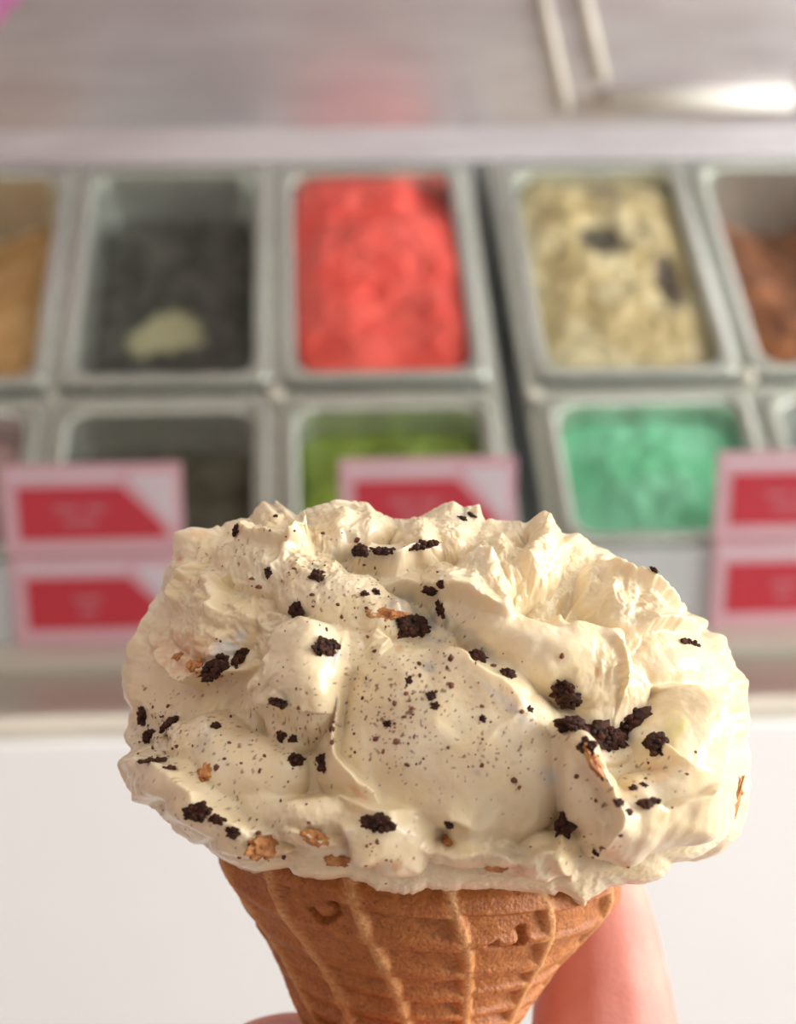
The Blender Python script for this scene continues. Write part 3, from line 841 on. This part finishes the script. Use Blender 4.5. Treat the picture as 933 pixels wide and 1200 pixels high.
for s in ((490,728,46,24,15,GREY,.7),(470,700,20,12,0,GREY,.45),(265,762,38,16,-35,BLUE,.75),(440,650,55,12,0,GREY,.4),(375,672,25,14,20,GREY,.35),(545,745,50,14,35,GREY,.4),(578,775,40,12,40,GREY,.35),
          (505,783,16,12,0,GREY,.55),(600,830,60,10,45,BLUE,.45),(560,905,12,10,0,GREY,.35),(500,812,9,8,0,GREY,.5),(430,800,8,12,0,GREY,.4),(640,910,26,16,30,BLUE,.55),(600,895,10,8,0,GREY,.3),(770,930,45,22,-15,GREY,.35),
          (548,603,22,12,0,GREY,.5),(395,770,14,10,0,BLUE,.7),(180,870,40,40,0,GREY,.22),(240,870,14,22,20,GREY,.3),(300,985,40,18,10,GREY,.25),(690,850,60,14,20,GREY,.35),(735,860,40,14,0,BLUE,.3),(595,1000,30,14,0,GREY,.3),  # second spot, beside the left-centre lobe, is a painted highlight
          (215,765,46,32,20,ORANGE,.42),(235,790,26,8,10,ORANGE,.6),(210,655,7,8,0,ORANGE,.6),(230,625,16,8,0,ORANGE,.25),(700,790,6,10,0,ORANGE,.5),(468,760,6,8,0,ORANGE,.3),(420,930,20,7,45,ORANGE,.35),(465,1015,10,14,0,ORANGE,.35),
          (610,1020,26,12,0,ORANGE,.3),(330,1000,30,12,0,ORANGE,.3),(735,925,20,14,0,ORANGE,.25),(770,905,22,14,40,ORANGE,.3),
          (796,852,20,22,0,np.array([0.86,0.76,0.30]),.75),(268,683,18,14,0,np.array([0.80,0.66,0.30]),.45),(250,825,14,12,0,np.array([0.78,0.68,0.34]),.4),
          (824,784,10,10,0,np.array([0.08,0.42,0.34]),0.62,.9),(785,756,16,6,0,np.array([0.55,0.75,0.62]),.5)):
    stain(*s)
COOKIES = [(272,619,9,7,0),(246,783,17,11,-25),(262,772,10,9,-30),(281,768,6,16,30),(343,716,9,10,0),(310,673,5,6,0),(385,755,20,10,0),(420,641,16,7,15),(445,648,18,6,15),(492,645,24,5,-15),
           (488,736,22,12,5),(370,670,10,8,20),(512,716,6,10,-20),(500,694,14,5,0),(545,604,6,6,0),(555,600,5,7,0),(560,766,11,9,0),(596,785,9,7,0),(664,820,13,19,0),(673,846,19,14,0),(705,857,22,14,5),(722,860,16,10,0),(742,845,21,15,12),(765,868,10,13,0),
           (661,967,12,17,20),(441,962,17,10,5),(684,874,9,7,30),(323,824,10,8,0),(254,846,6,6,0),(349,886,9,8,0),(373,893,14,7,30),(325,862,6,6,0),(343,870,6,5,0),(163,838,9,12,0),(170,860,10,9,0),(196,845,8,13,20),(180,888,18,4,6),(198,896,14,4,10),
           (228,950,14,9,-5),(250,958,9,5,20),(274,980,8,6,0),(806,747,12,4,5),(817,750,9,4,15),(769,665,4,6,0),(757,938,14,6,-10),(727,937,8,5,0),(741,950,8,4,0),(513,688,5,5,0),(444,690,5,5,0),(425,691,5,4,0),(322,600,3,3,0),
           (756,915,4,6,0),(738,920,5,6,0),(695,1000,4,5,0),(502,812,5,6,0),(480,793,4,5,0),(450,846,5,4,0),(395,752,6,5,0),(525,970,5,6,0),(625,828,4,5,0),(568,838,4,4,0),(508,822,5,4,0)]
# fine brown dust rubbed off the cookies
dust_m = np.clip(0.85 * blob(480, 800, 75, 55) + 0.7 * blob(420, 690, 90, 45) + 0.7 * blob(330, 860, 80, 60) + 0.6 * blob(460, 870, 50, 50) + 0.5 * blob(600, 880, 80, 60) + 0.8 * blob(190, 865, 55, 55) + 0.6 * blob(735, 905, 50, 40) + 0.4 * blob(300, 650, 80, 40) + 0.45 * blob(250, 960, 90, 35) + 0.4 * blob(690, 990, 40, 40) + .3 * blob(460, 1005, 40, 40), 0, 1)
sp = perlin(wv / 4.2 + 200)
k_ = sstep(sp, 0.64 - 0.40 * dust_m, 0.80 - 0.40 * dust_m) * sstep(dust_m, 0.02, 0.15) * 0.8
colr = colr * (1 - k_[:, None]) + BROWN[None] * k_[:, None]

scoop_root = empty('ice_cream_scoop', tuple(SC))
tag(scoop_root, 'large cream coloured ice cream scoop with cookie crumbs, melting over a waffle cone', 'ice cream')
M['scoop'] = material('soft_ice_cream', (1, 1, 1, 1), 0.30, 0, attr='tint', bump=0.12, bscale=900, coat=0.15, sss=0.22, sss_radius=(0.0030, 0.0018, 0.0010), spec=0.5)
idx = np.arange(NLAT * NLON).reshape(NLAT, NLON); nx_ = np.roll(idx, -1, axis=1)
fq = np.stack([idx[:-1], nx_[:-1], nx_[1:], idx[1:]], -1).reshape(-1, 4)
fq = np.concatenate([fq])
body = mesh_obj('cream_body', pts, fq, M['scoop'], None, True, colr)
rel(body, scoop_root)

# --- cookie and wafer pieces pressed into the cream
M['cookie'] = material('chocolate_cookie', srgb(78, 44, 30), 0.7, 0, srgb(38, 20, 13), 700, bump=0.5, bscale=1500, spec=0.25)
M['cookie_red'] = material('cookie_crumb_brown', srgb(140, 82, 54), 0.7, 0, srgb(72, 38, 27), 300)
M['wafer'] = material('toasted_wafer', srgb(206, 146, 84), 0.55, 0, srgb(160, 96, 46), 500, bump=0.4, bscale=1200)
def grain_mesh(sub):
    b = bmesh.new(); bmesh.ops.create_icosphere(b, subdivisions=sub, radius=1.0)
    v = np.array([x.co[:] for x in b.verts]); f = np.array([[x.index for x in q.verts] for q in b.faces]); b.free()
    return v, f
GV1, GF1 = grain_mesh(2); GV0, GF0 = grain_mesh(1)
def frame_of(n):
    t = np.cross(UP, n); t /= np.linalg.norm(t) + 1e-9
    # t runs to the right in the picture, w upwards
    if t @ RT < 0: t = -t
    w_ = np.cross(n, t)
    if w_ @ UP < 0: w_ = -w_
    return t, w_
GV3, GF3 = grain_mesh(4)
def chunk(name, x, y, rx, ry, rot, mat, grains, lift=-0.05, thick=0.5, jag=0.75):
    """one broken piece: a craggy core with grains standing on it, sunk part way into the cream"""
    p, n = pick(x, y); t, w_ = frame_of(n)
    ca, sa_ = math.cos(math.radians(rot)), math.sin(math.radians(rot))
    q = GV3.copy()
    o1, o2, o3 = rng.random(3) * 60, rng.random(3) * 60, rng.random(3) * 60
    q *= (1 + jag * perlin(q * 1.5 + o1) + 0.6 * jag * perlin(q * 3.6 + o2) + 0.35 * jag * perlin(q * 8 + o3))[:, None]
    u, v, h = q[:, 0] * rx, q[:, 1] * ry, q[:, 2] * min(rx, ry) * thick
    u, v = u * ca - v * sa_, u * sa_ + v * ca
    cpt = p + n * lift * min(rx, ry) * PXM
    core = cpt + (u[:, None] * t - v[:, None] * w_ + h[:, None] * n) * PXM
    vs, fs, off = [core], [GF3], len(GV3)
    for i in range(grains):
        rr_ = math.sqrt(rng.random()) * 1.15; an = rng.random() * 6.283
        u, v = rr_ * math.cos(an) * rx, rr_ * math.sin(an) * ry
        u, v = u * ca - v * sa_, u * sa_ + v * ca
        s = (1.6 + 2.4 * rng.random()) * min(1.0, math.sqrt(rx * ry) / 8)
        q = GV1 * (1 + 0.35 * perlin(GV1 * 1.6 + rng.random(3) * 50) + 0.25 * perlin(GV1 * 4 + rng.random(3) * 50))[:, None] * s * PXM
        hh = min(rx, ry) * thick * math.sqrt(max(0, 1 - min(1, rr_) ** 2))
        vs.append(q + cpt + (u * t - v * w_ + hh * n) * PXM); fs.append(GF1 + off); off += len(GV1)
    return rel(mesh_obj(name, np.concatenate(vs), np.concatenate(fs), mat, None, True), scoop_root)
for x, y, rx, ry, rot in COOKIES:
    kf = 1.0 if 650 < x < 780 and 800 < y < 880 else 0.8
    chunk('cookie_piece', x, y, rx * kf, ry * kf, rot, M['cookie'], int(np.clip(rx * ry / 6, 3, 30)))
WAFERS = [(315,994,20,12,10),(372,978,13,7,20),(455,715,20,6,3),(222,778,10,8,0),(236,902,9,9,0),(868,945,6,30,4),(699,890,7,17,-15),(398,1014,14,7,0),(524,986,7,9,0),(246,795,12,5,0),(205,765,7,6,0),(585,1022,10,7,0)]
for x, y, rx, ry, rot in WAFERS:
    chunk('wafer_piece', x, y, rx, ry, rot, M['wafer'], 2, lift=-0.22, jag=0.5)
# countless tiny crumbs
vs, fs, off = [], [], 0
for cx, cy, sd, n in ((480,800,45,34),(415,690,55,34),(350,860,45,26),(465,870,32,20),(600,880,50,12),(255,860,45,16),(735,905,40,16),(300,640,45,14),(220,955,50,12),(690,990,28,8),(455,1010,24,9),(180,860,18,22),(300,985,40,10),(560,780,40,12)):
    for _ in range(n):
        x, y = cx + rng.normal() * sd, cy + rng.normal() * sd * 0.7
        if np.min(np.hypot(PX[::7] - x, PY[::7] - y)) > 6: continue
        p, nn = pick(x, y); s = (0.9 + 2.3 * rng.random() ** 2)
        q = GV0 * (0.6 + 0.9 * rng.random(3))[None] * (1 + 0.6 * perlin(GV0 * 1.9 + rng.random(3) * 60))[:, None] * s * PXM
        vs.append(q + p); fs.append(GF0 + off); off += len(GV0)
cr = rel(mesh_obj('cookie_crumbs', np.concatenate(vs), np.concatenate(fs), M['cookie_red'], None, True), scoop_root)
cr['kind'] = 'stuff'

# ------------------------------------------------------------------ the hand
M['skin'] = material('skin', srgb(226, 156, 142), 0.62, 0, srgb(216, 138, 126), 90, bump=0.15, bscale=900, sss=0.25, sss_radius=(0.006, 0.002, 0.001))
def hand():
    b = bmesh.new()
    nodes, edges, edges_root = [], [], []
    AL = AX1 - AX0; AN = AL @ AL
    def clear(p, r):                                    # lay the skin against the cone, not into it
        t = np.clip((p - AX0) @ AL / AN, 0, 1); q = p - (AX0 + AL * t)
        need = np.interp(962 + t * 588, sy, r_px) * km + 3.0 * km + r + 0.0012; dd = np.linalg.norm(q)
        return p if dd >= need else p + q / dd * (need - dd)
    def nd(x, y, d, r): nodes.append((clear(at(x, y, d), r), r)); return len(nodes) - 1
    def nd_mid(i, j):
        r = (nodes[i][1] + nodes[j][1]) / 2; nodes.append((clear((nodes[i][0] + nodes[j][0]) / 2, r), r)); return len(nodes) - 1
    wrist = nd(640, 2150, 0.300, 0.027)
    heel = nd(620, 1850, 0.325, 0.030)
    palm = nd(570, 1640, 0.345, 0.024)
    arm = nd(680, 2700, 0.250, 0.031)
    edges += [(arm, wrist), (wrist, heel), (heel, palm)]
    th = [nd(705, 1640, 0.350, 0.021), nd(713, 1400, 0.349, 0.0182), nd(711, 1235, 0.348, 0.0164), nd(704, 1120, 0.349, 0.0133), nd(696, 1045, 0.350, 0.0110), nd(690, 990, 0.351, 0.0070)]
    edges += [(heel, th[0])] + list(zip(th[:-1], th[1:]))
    fingers = [[(470,1480,.352,.0130),(380,1340,.345,.0105),(358,1238,.332,.0090),(372,1262,.293,.0088),(440,1285,.279,.0082),(492,1295,.276,.0062)],
               [(465,1580,.352,.0130),(375,1470,.345,.0105),(345,1372,.324,.0098),(385,1385,.290,.0090),(455,1405,.280,.0084),(510,1412,.277,.0064)],
               [(480,1680,.350,.0125),(400,1590,.342,.0100),(372,1500,.322,.0094),(412,1510,.292,.0086),(470,1525,.284,.0080),(520,1530,.282,.0060)],
               [(510,1780,.345,.0115),(440,1700,.338,.0088),(410,1620,.320,.0082),(445,1625,.295,.0075),(495,1635,.290,.0068),(535,1640,.288,.0052)]]
    for fi in fingers:
        tx, ty, td, tr = fi[-1]; fi = fi + [(tx + 16, ty + 3, td, tr * 0.55)]
        ids = [nd(x, y, d + (0.013 if k >= 3 else 0.009), r) for k, (x, y, d, r) in enumerate(fi)]
        edges_root.append((ids[0], 0))
        chain = [ids[0]]
        for i, j in zip(ids[:-1], ids[1:]): chain += [nd_mid(i, j), j]
        edges += [(palm, ids[0])] + list(zip(chain[:-1], chain[1:]))
    b.free()
    # web the palm between the knuckles, the ball of the thumb and the heel
    roots = [i for i, e in edges_root]
    edges += list(zip(roots[:-1], roots[1:])) + [(roots[-1], heel), (palm, th[0]), (roots[0], th[0])]
    vs, fs, off = [], [], 0
    for i, j in edges:
        (p, r), (q, r2) = nodes[i], nodes[j]
        n = max(2, int(np.linalg.norm(q - p) / (0.16 * min(r, r2))) + 1)
        for t in np.linspace(0, 1, min(n, 60)):
            rt_ = r * (1 - t) + r2 * t; vs.append(GV1 * rt_ + clear(p * (1 - t) + q * t, rt_)); fs.append(GF1 + off); off += len(GV1)
    o = mesh_obj('hand', np.concatenate(vs), np.concatenate(fs), M['skin'], None, True)
    rm = o.modifiers.new('fuse', 'REMESH'); rm.mode = 'VOXEL'; rm.voxel_size = 0.0012
    sm = o.modifiers.new('soften', 'SMOOTH'); sm.factor = 0.5; sm.iterations = 16
    dg = bpy.context.evaluated_depsgraph_get()
    ev = bpy.data.meshes.new_from_object(o.evaluated_get(dg))
    o.modifiers.clear(); o.data = ev; ev.name = 'hand'
    ev.polygons.foreach_set('use_smooth', np.ones(len(ev.polygons), dtype=bool))
    if not ev.materials: ev.materials.append(M['skin'])
    return o
hd = hand()
tag(hd, 'bare hand gripping the waffle cone from behind, thumb upright along its side', 'hand')
